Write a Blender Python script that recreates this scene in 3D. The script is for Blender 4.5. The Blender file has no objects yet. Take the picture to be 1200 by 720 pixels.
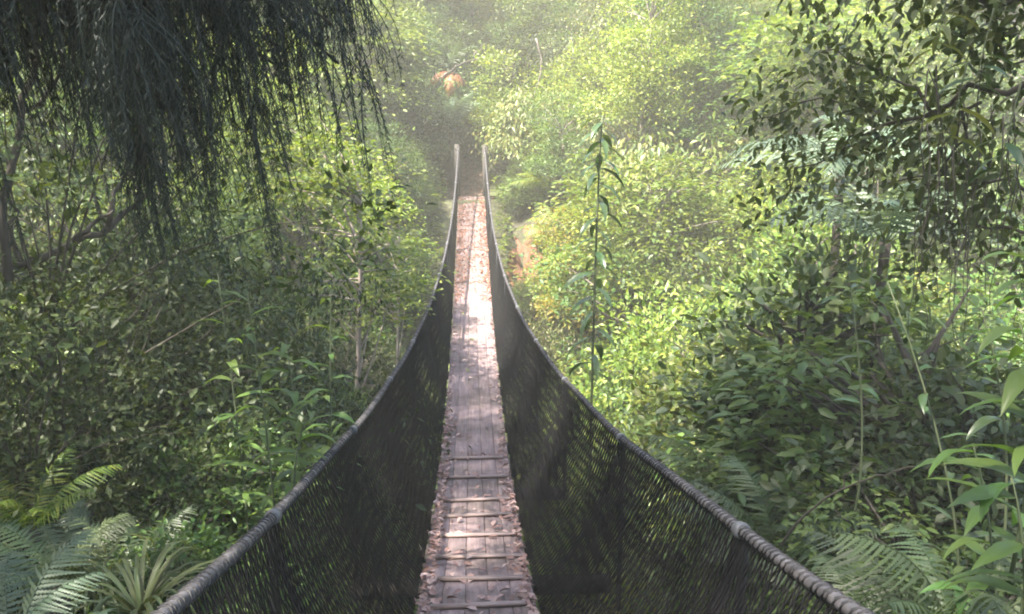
import bpy, math, random
import numpy as np
from mathutils import Vector, Matrix, Euler

S = bpy.context.scene
C = S.collection
RNG = np.random.default_rng(7)
random.seed(7)
PI = math.pi

# ------------------------------------------------------------------ camera
F_PX = 950.0                                   # focal length for a picture 1200 wide
PITCH = math.atan(198 / F_PX); YAW = math.atan(50 / F_PX)
cam_d = bpy.data.cameras.new('camera'); cam = bpy.data.objects.new('camera', cam_d); C.objects.link(cam)
cam.location = (0, 0, 1.6)
cam.rotation_euler = (PI / 2 - PITCH, 0, -YAW)
cam_d.sensor_width = 36; cam_d.lens = 36 * F_PX / 1200
cam_d.clip_start = 0.05; cam_d.clip_end = 500
S.camera = cam

# ------------------------------------------------------------------ sky and sun
SUN_EL, SUN_AZ = 60.0, -122.0                    # azimuth measured from the bridge axis towards +x
w = bpy.data.worlds.new('World'); S.world = w; w.use_nodes = True
nt = w.node_tree
sky = nt.nodes.new('ShaderNodeTexSky'); sky.sky_type = 'NISHITA'; sky.sun_disc = False
sky.sun_elevation = math.radians(SUN_EL); sky.sun_rotation = math.radians(SUN_AZ)
sky.air_density = 1.0; sky.dust_density = 2.5; sky.ozone_density = 1.0
bg = nt.nodes['Background']; bg.inputs['Strength'].default_value = 0.15
nt.links.new(sky.outputs[0], bg.inputs[0])
sun_d = bpy.data.lights.new('sun', 'SUN'); sun_d.energy = 5.0; sun_d.angle = math.radians(1.2); sun_d.color = (1, 0.93, 0.82)
sun = bpy.data.objects.new('sun', sun_d); C.objects.link(sun)
sd = Vector((math.sin(math.radians(SUN_AZ)) * math.cos(math.radians(SUN_EL)),
             math.cos(math.radians(SUN_AZ)) * math.cos(math.radians(SUN_EL)), math.sin(math.radians(SUN_EL))))
sun.rotation_euler = sd.to_track_quat('Z', 'Y').to_euler()

vs = S.view_settings
vs.view_transform = 'Standard'; vs.look = 'None'; vs.gamma = 1.0; vs.use_curve_mapping = False
vs.exposure = 2.85
S.render.engine = 'CYCLES'
cy = S.cycles
cy.max_bounces = 7; cy.diffuse_bounces = 4; cy.glossy_bounces = 2; cy.transmission_bounces = 4; cy.volume_bounces = 0
cy.transparent_max_bounces = 4
cy.use_denoising = True
try: cy.denoiser = 'OPENIMAGEDENOISE'
except Exception: pass
cy.sample_clamp_indirect = 6.0
cy.pixel_filter_type = 'BLACKMAN_HARRIS'; cy.filter_width = 1.9

# ------------------------------------------------------------------ picture <-> place
_cy, _sy, _cp, _sp = math.cos(YAW), math.sin(YAW), math.cos(PITCH), math.sin(PITCH)
FWD = np.array([_sy * _cp, _cy * _cp, -_sp]); RGT = np.array([_cy, -_sy, 0.0]); UPV = np.cross(RGT, FWD)
EYE = np.array([0, 0, 1.6])
def at(px, py, Y):
    """the point of the place seen at picture point px, py (1200 x 720) standing Y metres along the bridge axis"""
    r = FWD + RGT * (px - 600) / F_PX - UPV * (py - 360) / F_PX
    return EYE + r * (Y / r[1])
def proj(p):
    d = np.asarray(p, float) - EYE
    z = d @ FWD
    if z < 0.05: return (-9999, -9999, z)
    return (600 + F_PX * (d @ RGT) / z, 360 - F_PX * (d @ UPV) / z, z)

# ------------------------------------------------------------------ mesh helpers
class MB:
    """collects faces of one mesh"""
    def __init__(self): self.V = []; self.F = []; self.n = 0
    def add(self, V, F):
        V = np.asarray(V, float).reshape(-1, 3); F = np.asarray(F, int)
        self.V.append(V); self.F.append(F + self.n); self.n += len(V); return self
    def mesh(self, name, smooth=False):
        me = bpy.data.meshes.new(name)
        V = np.concatenate(self.V) if self.V else np.zeros((0, 3))
        me.vertices.add(len(V)); me.vertices.foreach_set('co', V.ravel())
        tot = np.concatenate([np.full(len(f), f.shape[1]) for f in self.F]); idx = np.concatenate([f.ravel() for f in self.F])
        me.loops.add(len(idx)); me.loops.foreach_set('vertex_index', idx)
        me.polygons.add(len(tot)); st = np.concatenate([[0], np.cumsum(tot)[:-1]])
        me.polygons.foreach_set('loop_start', st); me.polygons.foreach_set('loop_total', tot)
        if smooth: me.polygons.foreach_set('use_smooth', np.ones(len(tot), bool))
        me.update(calc_edges=True); me.validate(); return me

def nrm(a): return a / np.maximum(np.linalg.norm(a, axis=-1, keepdims=True), 1e-9)

def tube(mb, P, R, sides=6, cap=True):
    P = np.asarray(P, float); n = len(P); R = np.broadcast_to(np.asarray(R, float), (n,))
    T = nrm(np.gradient(P, axis=0))
    ref = np.array([0, 0, 1.0]) if abs(T[:, 2]).mean() < .8 else np.array([1.0, 0, 0])
    A = nrm(np.cross(T, ref)); B = np.cross(T, A)
    an = np.arange(sides) * 2 * PI / sides
    V = P[:, None] + R[:, None, None] * (A[:, None] * np.cos(an)[None, :, None] + B[:, None] * np.sin(an)[None, :, None])
    i = np.arange(n - 1)[:, None] * sides; j = np.arange(sides)[None]; k = (j + 1) % sides
    F = np.stack([i + j, i + k, i + sides + k, i + sides + j], -1).reshape(-1, 4)
    mb.add(V.reshape(-1, 3), F)
    if cap:
        base = mb.n - n * sides
        mb.F.append(np.array([[base + q for q in range(sides)][::-1]]))
        mb.F.append(np.array([[base + (n - 1) * sides + q for q in range(sides)]]))

def box(mb, c, s, rot=None, bev=0.0):
    hx, hy, hz = np.array(s) / 2
    V = np.array([[x, y, z] for x in (-hx, hx) for y in (-hy, hy) for z in (-hz, hz)])
    if rot is not None: V = V @ np.array(Euler(rot).to_matrix()).T
    mb.add(V + np.array(c), [[0, 1, 3, 2], [4, 6, 7, 5], [0, 4, 5, 1], [2, 3, 7, 6], [0, 2, 6, 4], [1, 5, 7, 3]])

def leaves(mb, P, D, N, L, W, fold=.18, six=False, curl=.0):
    """a folded leaf blade at each point P, running along D, facing N"""
    P, D, N = map(np.asarray, (P, D, N)); n = len(P)
    L = np.broadcast_to(L, (n,))[:, None]; W = np.broadcast_to(W, (n,))[:, None]
    D = nrm(D); Sd = nrm(np.cross(N, D)); N = np.cross(D, Sd)
    if not six:
        V = np.stack([P, P + D * L * .45 + Sd * W / 2 + N * W * fold, P + D * L - N * L * curl, P + D * L * .45 - Sd * W / 2 + N * W * fold], 1)
        b = np.arange(n)[:, None] * 4
        F = np.concatenate([b + np.array([[0, 2, 1]]), b + np.array([[0, 3, 2]])])
    else:
        V = np.stack([P, P + D * L * .28 + Sd * W * .46 + N * W * fold, P + D * L * .66 + Sd * W * .40 + N * (W * fold - L * curl * .4),
                      P + D * L - N * L * curl, P + D * L * .66 - Sd * W * .40 + N * (W * fold - L * curl * .4), P + D * L * .28 - Sd * W * .46 + N * W * fold,
                      P + D * L * .5 - N * L * curl * .2], 1)
        b = np.arange(n)[:, None] * 7
        F = np.concatenate([b + np.array([[0, 6, 1]]), b + np.array([[1, 6, 2]]), b + np.array([[2, 6, 3]]),
                            b + np.array([[0, 5, 6]]), b + np.array([[5, 4, 6]]), b + np.array([[4, 3, 6]])])
    mb.add(V.reshape(-1, 3), F)

def obj(name, me, mat=None, parent=None, loc=None, rot=None, scale=None):
    o = bpy.data.objects.new(name, me); C.objects.link(o)
    if mat is not None and me is not None and not me.materials: me.materials.append(mat)
    if parent is not None: o.parent = parent
    if loc is not None: o.location = loc
    if rot is not None: o.rotation_euler = rot
    if scale is not None: o.scale = (scale,) * 3 if np.isscalar(scale) else scale
    return o
def thing(name, label, cat, loc=(0, 0, 0), rot=(0, 0, 0), scale=1.0, group=None):
    o = obj(name, None, loc=loc, rot=rot, scale=scale); o['label'] = label; o['category'] = cat
    if group: o['group'] = group
    return o

# ------------------------------------------------------------------ materials
def newmat(name):
    m = bpy.data.materials.new(name); m.use_nodes = True; t = m.node_tree; t.nodes.clear()
    out = t.nodes.new('ShaderNodeOutputMaterial'); return m, t, out
def N_(t, k, **kw):
    n = t.nodes.new(k)
    for a, v in kw.items(): setattr(n, a, v)
    return n
def ramp(t, stops):
    r = N_(t, 'ShaderNodeValToRGB'); e = r.color_ramp.elements
    while len(e) < len(stops): e.new(0.5)
    for i, (p, c) in enumerate(stops): e[i].position = p; e[i].color = (*c, 1)
    return r
def leaf_mat(name, cols, transl=.42, rough=.45, tint=(1.25, 1.15, .55), ovar=.35, spec=.4):
    m, t, out = newmat(name)
    geo = N_(t, 'ShaderNodeNewGeometry'); oi = N_(t, 'ShaderNodeObjectInfo')
    n = len(cols); rp = ramp(t, [(i / max(1, n - 1), c) for i, c in enumerate(cols)])
    t.links.new(geo.outputs['Random Per Island'], rp.inputs[0])
    hsv = N_(t, 'ShaderNodeHueSaturation')
    mp = N_(t, 'ShaderNodeMapRange'); mp.inputs['To Min'].default_value = 1 - ovar; mp.inputs['To Max'].default_value = 1 + ovar
    t.links.new(oi.outputs['Random'], mp.inputs[0]); t.links.new(mp.outputs[0], hsv.inputs['Value'])
    mh = N_(t, 'ShaderNodeMath', operation='MULTIPLY_ADD'); mh.inputs[1].default_value = 17.3; mh.inputs[2].default_value = 0
    fr = N_(t, 'ShaderNodeMath', operation='FRACT'); t.links.new(oi.outputs['Random'], mh.inputs[0]); t.links.new(mh.outputs[0], fr.inputs[0])
    mp2 = N_(t, 'ShaderNodeMapRange'); mp2.inputs['To Min'].default_value = .478; mp2.inputs['To Max'].default_value = .516
    t.links.new(fr.outputs[0], mp2.inputs[0]); t.links.new(mp2.outputs[0], hsv.inputs['Hue'])
    t.links.new(rp.outputs[0], hsv.inputs['Color'])
    p = N_(t, 'ShaderNodeBsdfPrincipled'); p.inputs['Roughness'].default_value = rough; p.inputs['Specular IOR Level'].default_value = spec
    t.links.new(hsv.outputs[0], p.inputs['Base Color'])
    mul = N_(t, 'ShaderNodeMix', data_type='RGBA', blend_type='MULTIPLY'); mul.inputs[0].default_value = 1; mul.inputs[7].default_value = (*tint, 1)
    t.links.new(hsv.outputs[0], mul.inputs[6])
    tr = N_(t, 'ShaderNodeBsdfTranslucent'); t.links.new(mul.outputs[2], tr.inputs['Color'])
    mx = N_(t, 'ShaderNodeMixShader'); mx.inputs[0].default_value = transl
    t.links.new(p.outputs[0], mx.inputs[1]); t.links.new(tr.outputs[0], mx.inputs[2]); t.links.new(mx.outputs[0], out.inputs[0])
    return m
def noise_mat(name, cols, scale=6.0, stretch=(1, 1, 1), rough=.8, bump=.3, spec=.3, detail=8.0, ovar=0.0, bscale=None):
    m, t, out = newmat(name)
    tc = N_(t, 'ShaderNodeTexCoord'); mp = N_(t, 'ShaderNodeMapping'); mp.inputs['Scale'].default_value = stretch
    t.links.new(tc.outputs['Object'], mp.inputs[0])
    ns = N_(t, 'ShaderNodeTexNoise'); ns.inputs['Scale'].default_value = scale; ns.inputs['Detail'].default_value = detail; ns.inputs['Roughness'].default_value = .62
    t.links.new(mp.outputs[0], ns.inputs['Vector'])
    n = len(cols); rp = ramp(t, [(.3 + .42 * i / max(1, n - 1), c) for i, c in enumerate(cols)]); t.links.new(ns.outputs[0], rp.inputs[0])
    p = N_(t, 'ShaderNodeBsdfPrincipled'); p.inputs['Roughness'].default_value = rough; p.inputs['Specular IOR Level'].default_value = spec
    last = rp.outputs[0]
    if ovar:
        oi = N_(t, 'ShaderNodeObjectInfo'); h = N_(t, 'ShaderNodeHueSaturation'); mr = N_(t, 'ShaderNodeMapRange')
        mr.inputs['To Min'].default_value = 1 - ovar; mr.inputs['To Max'].default_value = 1 + ovar
        t.links.new(oi.outputs['Random'], mr.inputs[0]); t.links.new(mr.outputs[0], h.inputs['Value']); t.links.new(last, h.inputs['Color']); last = h.outputs[0]
    t.links.new(last, p.inputs['Base Color'])
    if bump:
        b = N_(t, 'ShaderNodeBump'); b.inputs['Strength'].default_value = bump; b.inputs['Distance'].default_value = .02
        t.links.new(ns.outputs[0], b.inputs['Height']); t.links.new(b.outputs[0], p.inputs['Normal'])
    t.links.new(p.outputs[0], out.inputs[0]); return m

M = {}
M['lime'] = leaf_mat('lime_leaf', [(.06, .11, .017), (.11, .165, .026), (.175, .20, .036)], .45, tint=(1.18, 1.18, .55))
M['mid'] = leaf_mat('mid_green_leaf', [(.04, .085, .018), (.065, .12, .025), (.10, .15, .034)], .42)
M['olive'] = leaf_mat('olive_leaf', [(.05, .085, .022), (.085, .125, .032), (.13, .15, .045), (.16, .155, .05)], .42)
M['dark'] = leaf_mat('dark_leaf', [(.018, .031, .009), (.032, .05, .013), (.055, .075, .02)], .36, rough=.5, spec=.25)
M['shade'] = leaf_mat('shade_leaf', [(.02, .042, .014), (.034, .062, .018), (.06, .085, .024)], .35, rough=.5)  # darker leaf copy, the shade on near shrubs put into its colour
M['gold'] = leaf_mat('yellow_leaf', [(.12, .15, .02), (.2, .2, .03), (.26, .21, .03)], .45)
M['needle'] = leaf_mat('weeping_needle', [(.010, .020, .015), (.018, .032, .022), (.028, .042, .028)], .2, rough=.6)
M['fern'] = leaf_mat('fern_green', [(.05, .078, .03), (.075, .105, .044)], .35, tint=(1.1, 1.1, .7))
M['silver'] = leaf_mat('silver_fern', [(.075, .115, .065), (.11, .15, .09)], .3, tint=(1.1, 1.1, .8))
M['dead'] = leaf_mat('dead_frond', [(.16, .07, .03), (.28, .12, .045), (.36, .18, .08)], .3, tint=(1.2, .9, .5), ovar=.2)
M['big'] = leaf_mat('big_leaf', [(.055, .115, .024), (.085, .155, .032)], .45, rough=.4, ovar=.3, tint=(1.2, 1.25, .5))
M['lit_big'] = leaf_mat('lit_big_leaf', [(.08, .14, .028), (.11, .175, .038)], .5, rough=.42, ovar=.3, tint=(1.2, 1.25, .5))  # lighter copy of the big leaf, sunlight on the seedlings put into its colour
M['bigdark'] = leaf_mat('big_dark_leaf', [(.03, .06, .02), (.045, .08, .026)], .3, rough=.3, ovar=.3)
M['grass'] = leaf_mat('sedge', [(.07, .10, .035), (.11, .14, .05), (.16, .15, .07)], .35)
M['litter'] = leaf_mat('fallen_leaf', [(.09, .053, .04), (.18, .11, .085), (.27, .18, .145), (.37, .28, .24)], .15, rough=.6, tint=(1.1, .9, .7), ovar=0)
M['litter_orange'] = leaf_mat('fallen_orange_leaf', [(.15, .07, .038), (.24, .12, .065), (.32, .18, .105)], .2, rough=.6, tint=(1.1, .9, .7), ovar=0)
M['bark'] = noise_mat('grey_bark', [(.05, .042, .035), (.12, .10, .085), (.2, .18, .155)], 9, (1, 1, .35), .9, .6)
M['pale'] = noise_mat('pale_bark', [(.20, .16, .13), (.36, .31, .27), (.5, .46, .42)], 8, (1, 1, .4), .85, .4)
M['tan'] = noise_mat('tan_bark', [(.14, .11, .09), (.24, .195, .165), (.34, .29, .25)], 8, (1, 1, .4), .85, .4)
M['darkbark'] = noise_mat('dark_bark', [(.02, .017, .014), (.045, .038, .03), (.08, .07, .06)], 10, (1, 1, .3), .9, .6)
M['stem'] = noise_mat('green_stem', [(.05, .07, .03), (.09, .10, .05)], 12, (1, 1, .4), .7, .2)
M['wood'] = noise_mat('weathered_plank', [(.105, .074, .074), (.17, .126, .125), (.23, .178, .177)], 7, (6, .35, 3), .7, .3, .3, ovar=.09)
def stain(m, cols, scale=1.7):
    t = m.node_tree; p = next(n for n in t.nodes if n.type == 'BSDF_PRINCIPLED'); src = p.inputs['Base Color'].links[0].from_socket
    tc = N_(t, 'ShaderNodeTexCoord'); n = N_(t, 'ShaderNodeTexNoise'); n.inputs['Scale'].default_value = scale; n.inputs['Detail'].default_value = 9; n.inputs['Roughness'].default_value = .7
    t.links.new(tc.outputs['Object'], n.inputs['Vector']); rp_ = ramp(t, [(.42, cols[0]), (.52, cols[1]), (.62, cols[2])]); t.links.new(n.outputs[0], rp_.inputs[0])
    mu = N_(t, 'ShaderNodeMix', data_type='RGBA', blend_type='MULTIPLY'); mu.inputs[0].default_value = 1
    t.links.new(src, mu.inputs[6]); t.links.new(rp_.outputs[0], mu.inputs[7]); t.links.new(mu.outputs[2], p.inputs['Base Color'])
stain(M['wood'], ((.55, .55, .5), (.9, .88, .85), (1.1, 1.08, 1.05)))
M['cleat'] = noise_mat('batten_wood', [(.14, .105, .095), (.22, .165, .15), (.29, .225, .205)], 8, (.6, 5, 5), .7, .3, ovar=.12)
M['beam'] = noise_mat('beam_wood', [(.022, .019, .016), (.05, .043, .037)], 8, (.6, 5, 5), .8, .3)
M['net'] = noise_mat('black_net', [(.0055, .0052, .0058), (.011, .0104, .011)], 30, (1, 1, 1), .7, 0, .12)
M['strap'] = noise_mat('black_strap', [(.010, .010, .013), (.02, .02, .023)], 40, (1, 1, 1), .65, .2, .3)
M['rail'] = noise_mat('handrail_cable', [(.03, .027, .029), (.075, .069, .072), (.145, .134, .139)], 25, (1, 1, 1), .5, .15, .5)
M['cord'] = noise_mat('lashing_cord', [(.012, .011, .012), (.03, .028, .03)], 40, (1, 1, 1), .6, 0, .4)
M['steel'] = noise_mat('galvanised_steel', [(.06, .06, .064), (.11, .11, .114)], 30, (1, 1, 1), .45, .1, .5)
M['floor'] = noise_mat('leafy_path', [(.05, .035, .025), (.10, .065, .045), (.16, .10, .07)], 5, (1, 1, 1), .95, .8)
M['earth'] = noise_mat('clay_earth', [(.065, .028, .014), (.11, .05, .027), (.155, .08, .046)], 3, (1, 1, 1), .9, .8)

def ground_material():
    m, t, out = newmat('forest_floor')
    tc = N_(t, 'ShaderNodeTexCoord')
    n1 = N_(t, 'ShaderNodeTexNoise'); n1.inputs['Scale'].default_value = .6; n1.inputs['Detail'].default_value = 10
    n2 = N_(t, 'ShaderNodeTexNoise'); n2.inputs['Scale'].default_value = 9; n2.inputs['Detail'].default_value = 8
    for n in (n1, n2): t.links.new(tc.outputs['Object'], n.inputs['Vector'])
    r1 = ramp(t, [(.35, (.035, .03, .018)), (.5, (.05, .055, .022)), (.62, (.06, .08, .028))]); t.links.new(n1.outputs[0], r1.inputs[0])
    r2 = ramp(t, [(.3, (.35, .35, .35)), (.7, (1.3, 1.2, 1.1))]); t.links.new(n2.outputs[0], r2.inputs[0])
    mu = N_(t, 'ShaderNodeMix', data_type='RGBA', blend_type='MULTIPLY'); mu.inputs[0].default_value = 1
    t.links.new(r1.outputs[0], mu.inputs[6]); t.links.new(r2.outputs[0], mu.inputs[7])
    p = N_(t, 'ShaderNodeBsdfPrincipled'); p.inputs['Roughness'].default_value = .95
    b = N_(t, 'ShaderNodeBump'); b.inputs['Strength'].default_value = .8; b.inputs['Distance'].default_value = .08
    t.links.new(n2.outputs[0], b.inputs['Height']); t.links.new(b.outputs[0], p.inputs['Normal'])
    t.links.new(mu.outputs[2], p.inputs['Base Color']); t.links.new(p.outputs[0], out.inputs[0]); return m

# ------------------------------------------------------------------ the gorge
def smooth(a, b, x):
    u = np.clip((x - a) / (b - a), 0, 1); return u * u * (3 - 2 * u)
def deck_z(y):
    y = np.asarray(y, float)
    return -4.47026648e-04 * y**3 + 3.06313146e-02 * y**2 - 4.78956201e-01 * y + 3.86424625e-01
Y0, Y1 = 0.75, 22.5                            # where the deck meets the two landings
def ground_z(x, y):
    x = np.asarray(x, float); y = np.asarray(y, float)
    s = y - (10.8 - .02 * x * x + .0 * x)
    near = -7.2 * smooth(-9.8, -1.5, s) + .10 * np.clip(-9.8 - s, 0, 40)
    far = -7.2 * (1 - smooth(1.0, 11.6, s)) + 15 * (1 - np.exp(-np.clip(s - 12.2, 0, 60) * .72 / 15))
    z = np.where(s < 0, near, far)
    n = .28 * np.sin(.9 * x + 1.3) * np.sin(.8 * y + .4) + .14 * np.sin(2.3 * x + .7 * y) + .10 * np.sin(1.9 * y - 1.1 * x + 2)
    lane = np.exp(-(x / 1.4) ** 2) * ((y < 1.6) | (y > 21.5))
    z = z + n * (1 - lane)
    # flat near landing, and a trodden path that climbs from the far landing
    z = np.where((np.abs(x) < 1.3) & (y < 1.0), np.minimum(z, -.06), z)
    path = .25 * np.clip(y - 23.2, 0, 40)
    k = np.exp(-(x / 1.1) ** 4) * smooth(21.0, 22.6, y) * (1 - smooth(27, 31, y))
    return z * (1 - k) + (path - .05) * k

gx = np.arange(-44, 44.1, .5); gy = np.arange(-14, 56.1, .5)
GX, GY = np.meshgrid(gx, gy, indexing='ij'); GZ = ground_z(GX, GY)
nx, ny = GX.shape
ii = (np.arange(nx - 1)[:, None] * ny + np.arange(ny - 1)[None]).ravel()
gm = MB().add(np.stack([GX, GY, GZ], -1).reshape(-1, 3), np.stack([ii, ii + ny, ii + ny + 1, ii + 1], -1)).mesh('ground', True)
g = obj('ground', gm, ground_material()); g['kind'] = 'structure'

# bare clay on the far bank beside the bridge
def clay_patch():
    n = 25; u = np.linspace(-1, 1, n); A, B = np.meshgrid(u, u, indexing='ij')
    x = 1.45 + A * .62 + .08 * np.sin(5 * B); y = 19.6 + B * 1.3 + .12 * np.sin(6 * A)
    lum = np.sin(9 * A + 4 * B + 1) * np.sin(7 * B - 3 * A) + .6 * np.sin(17 * A - 11 * B) * np.sin(13 * B + 5 * A)
    rim = np.clip(1 - (A * A + B * B) ** 1.2, -1, 1)
    z = ground_z(x, y) + .13 * rim + .05 * lum * (rim > -.9) - .06
    k = (np.arange(n - 1)[:, None] * n + np.arange(n - 1)[None]).ravel()
    o = obj('clay_bank', MB().add(np.stack([x, y, z], -1).reshape(-1, 3), np.stack([k, k + n, k + n + 1, k + 1], -1)).mesh('clay_bank', True), M['earth'])
    o['kind'] = 'structure'
clay_patch()
# leaf-strewn path beyond the far landing
def far_path():
    yy = np.linspace(22.55, 28, 24); xx = np.linspace(-.55, .6, 7)
    A, B = np.meshgrid(xx, yy, indexing='ij'); z = ground_z(A, B) + .03 + .015 * np.sin(9 * A + 5 * B)
    k = (np.arange(6)[:, None] * 24 + np.arange(23)[None]).ravel()
    o = obj('path', MB().add(np.stack([A, B, z], -1).reshape(-1, 3), np.stack([k, k + 24, k + 25, k + 1], -1)).mesh('path', True), M['floor'])
    o['kind'] = 'structure'
far_path()

# ------------------------------------------------------------------ the bridge
RL = np.array([(.5, -.64), (1.7, -.68), (2.83, -.74), (4.83, -.77), (7.0, -.765), (9.8, -.65), (12.4, -.57), (15, -.48), (17.5, -.4), (19, -.345), (21.45, -.30), (22.5, -.30)])
RR = np.array([(.5, .80), (1.6, .84), (2.4, .88), (4.4, .91), (5.85, .89), (7.46, .84), (9.56, .76), (12.65, .63), (15.6, .53), (18, .48), (21.15, .45), (22.5, .44)])
PL = np.polyfit(RL[:, 0], RL[:, 1], 5); PR = np.polyfit(RR[:, 0], RR[:, 1], 5)
HW = .36                                        # half width of the deck
def deck_x(y): return .01 + .0025 * np.asarray(y, float)
def rail_pt(side, y):
    y = np.asarray(y, float)
    x = np.polyval(PL if side < 0 else PR, y)
    return np.stack([x, y, .01545874 * y * y - .34064158 * y + .0727739 + 1.0 + .008 * np.sin(2.1 * y + side)], -1)
def toe_pt(side, y):
    y = np.asarray(y, float); return np.stack([deck_x(y) + side * (HW + .012), y, deck_z(y) + .015], -1)

bridge = thing('suspension_bridge', 'narrow wooden swing bridge with black netted sides sagging across the forest gorge', 'bridge', (0, 0, 0))
# planks run lengthwise, five abreast, butted every 2.4 m
npl = 5; pw = 2 * HW / npl
for k in range(npl):
    cuts = [Y0] + list(np.arange(Y0 + (.9, 2.1, 1.4, 2.7, .5)[k], Y1 - .5, 3.0)) + [Y1]
    for a in range(len(cuts) - 1):
        seg = cuts
        yy = np.linspace(seg[a] + .0015, seg[a + 1] - .0015, 9)
        xc = deck_x(yy) - HW + (k + .5) * pw; dz = RNG.uniform(-.003, .003); hw = pw / 2 - .001
        z = deck_z(yy) + dz
        V = np.stack([np.stack([xc - hw, yy, z - .03], -1), np.stack([xc - hw, yy, z - .004], -1), np.stack([xc - hw + .006, yy, z], -1),
                      np.stack([xc + hw - .006, yy, z], -1), np.stack([xc + hw, yy, z - .004], -1), np.stack([xc + hw, yy, z - .03], -1)], 1)
        i = np.arange(8)[:, None] * 6; j = np.arange(6)[None]; q = (j + 1) % 6
        Fq = np.stack([i + j, i + 6 + j, i + 6 + q, i + q], -1).reshape(-1, 4)
        mb = MB().add(V.reshape(-1, 3), Fq); mb.F.append(np.array([[0, 1, 2, 3, 4, 5]])); mb.F.append(np.array([[53, 52, 51, 50, 49, 48]]))
        obj('deck_plank', mb.mesh('deck_plank'), M['wood'], bridge)
# battens nailed across the steep near part
by = [.95, 1.35, 1.78, 2.2, 2.62, 3.05, 3.5, 3.95, 4.42, 4.91, 5.37, 5.86, 6.36, 6.78, 7.45, 8.06]
for y in by:
    sl = math.atan(float(deck_z(y + .05) - deck_z(y - .05)) / .1)
    mb = MB(); lx = 2 * HW - .06 - RNG.uniform(0, .09); box(mb, (0, 0, 0), (lx, .048, .02))
    me = mb.mesh('cleat'); 
    obj('cleat', me, M['cleat'], bridge, (float(deck_x(y)) + RNG.uniform(-.02, .03), y, float(deck_z(y)) + .016), (sl, RNG.uniform(-.01, .01), RNG.uniform(-.02, .02)))
# transoms and edge timbers
py_ = np.arange(.65, Y1 + .1, 2.18)
for y in np.arange(.65, Y1, .727):
    wide = np.min(abs(py_ - y)) < .05
    xl = rail_pt(-1, y)[0] - .04 if wide else -HW - .05; xr = rail_pt(1, y)[0] + .04 if wide else HW + .05 + .05
    mb = MB(); box(mb, ((xl + xr) / 2, y, float(deck_z(y)) - .085), (xr - xl, .09, .1)); obj('crossbeam', mb.mesh('crossbeam'), M['beam'], bridge)
for s in (-1, 1):
    yy = np.linspace(Y0 - .3, Y1 + .3, 60); xx = deck_x(yy) + s * (HW - .06)
    mb = MB(); tube(mb, np.stack([xx, yy, deck_z(yy) - .155], -1), .014, 8); obj('deck_cable', mb.mesh('deck_cable', True), M['steel'], bridge)

def net(side):
    mb = MB(); R = .0031; nv = 8
    v = np.linspace(0, 1, nv)
    for dirn in (-1, 1):
        y0 = np.arange(Y0 - .3, Y1 + .3, .033)
        y0 = y0 + RNG.normal(0, .002, len(y0))
        yy = y0[:, None] + dirn * (.30 * (v[None] - .5)) + .006 * np.sin(v[None] * 40 + y0[:, None] * 90) * 1.0
        yy = np.clip(yy, Y0 - .28, Y1 + .25)
        A = toe_pt(side, yy); B = rail_pt(side, yy); vv = v[None, :, None]
        bel = np.sin(PI * v)[None, :, None] * (.05 + .025 * np.sin(yy * 2.88 + .5))[..., None]
        P = A * (1 - vv) + B * vv + bel * np.array([side, 0, -.25]) + dirn * .0012 * np.array([side, 0, 0])
        n, m = P.shape[:2]
        # three sided strands
        T = nrm(np.gradient(P, axis=1)); ref = np.array([0, 1.0, 0]); Aa = nrm(np.cross(T, ref)); Bb = np.cross(T, Aa)
        an = np.arange(3) * 2 * PI / 3
        V = P[:, :, None] + R * (Aa[:, :, None] * np.cos(an)[None, None, :, None] + Bb[:, :, None] * np.sin(an)[None, None, :, None])
        b = (np.arange(n)[:, None, None] * m + np.arange(m - 1)[None, :, None]) * 3; j = np.arange(3)[None, None]; k = (j + 1) % 3
        Fq = np.stack([b + j, b + k, b + 3 + k, b + 3 + j], -1).reshape(-1, 4)
        mb.add(V.reshape(-1, 3), Fq)
    o = obj('netting', mb.mesh('netting'), M['net'], bridge); o['kind'] = 'stuff'
    o['label'] = 'fine black diamond netting between deck edge and handrail'
    # selvedge wires woven along the net
    for vv in (.02, .36, .7):
        yy = np.linspace(Y0 - .2, Y1 + .2, 120)
        P = toe_pt(side, yy) * (1 - vv) + rail_pt(side, yy) * vv + (np.sin(PI * vv) * (.05 + .025 * np.sin(yy * 2.88 + .5)))[:, None] * np.array([side, 0, -.25]) + np.array([side * .004, 0, 0])
        mb = MB(); tube(mb, P, .0026, 4); obj('side_wire', mb.mesh('side_wire', True), M['net'], bridge)
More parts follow.
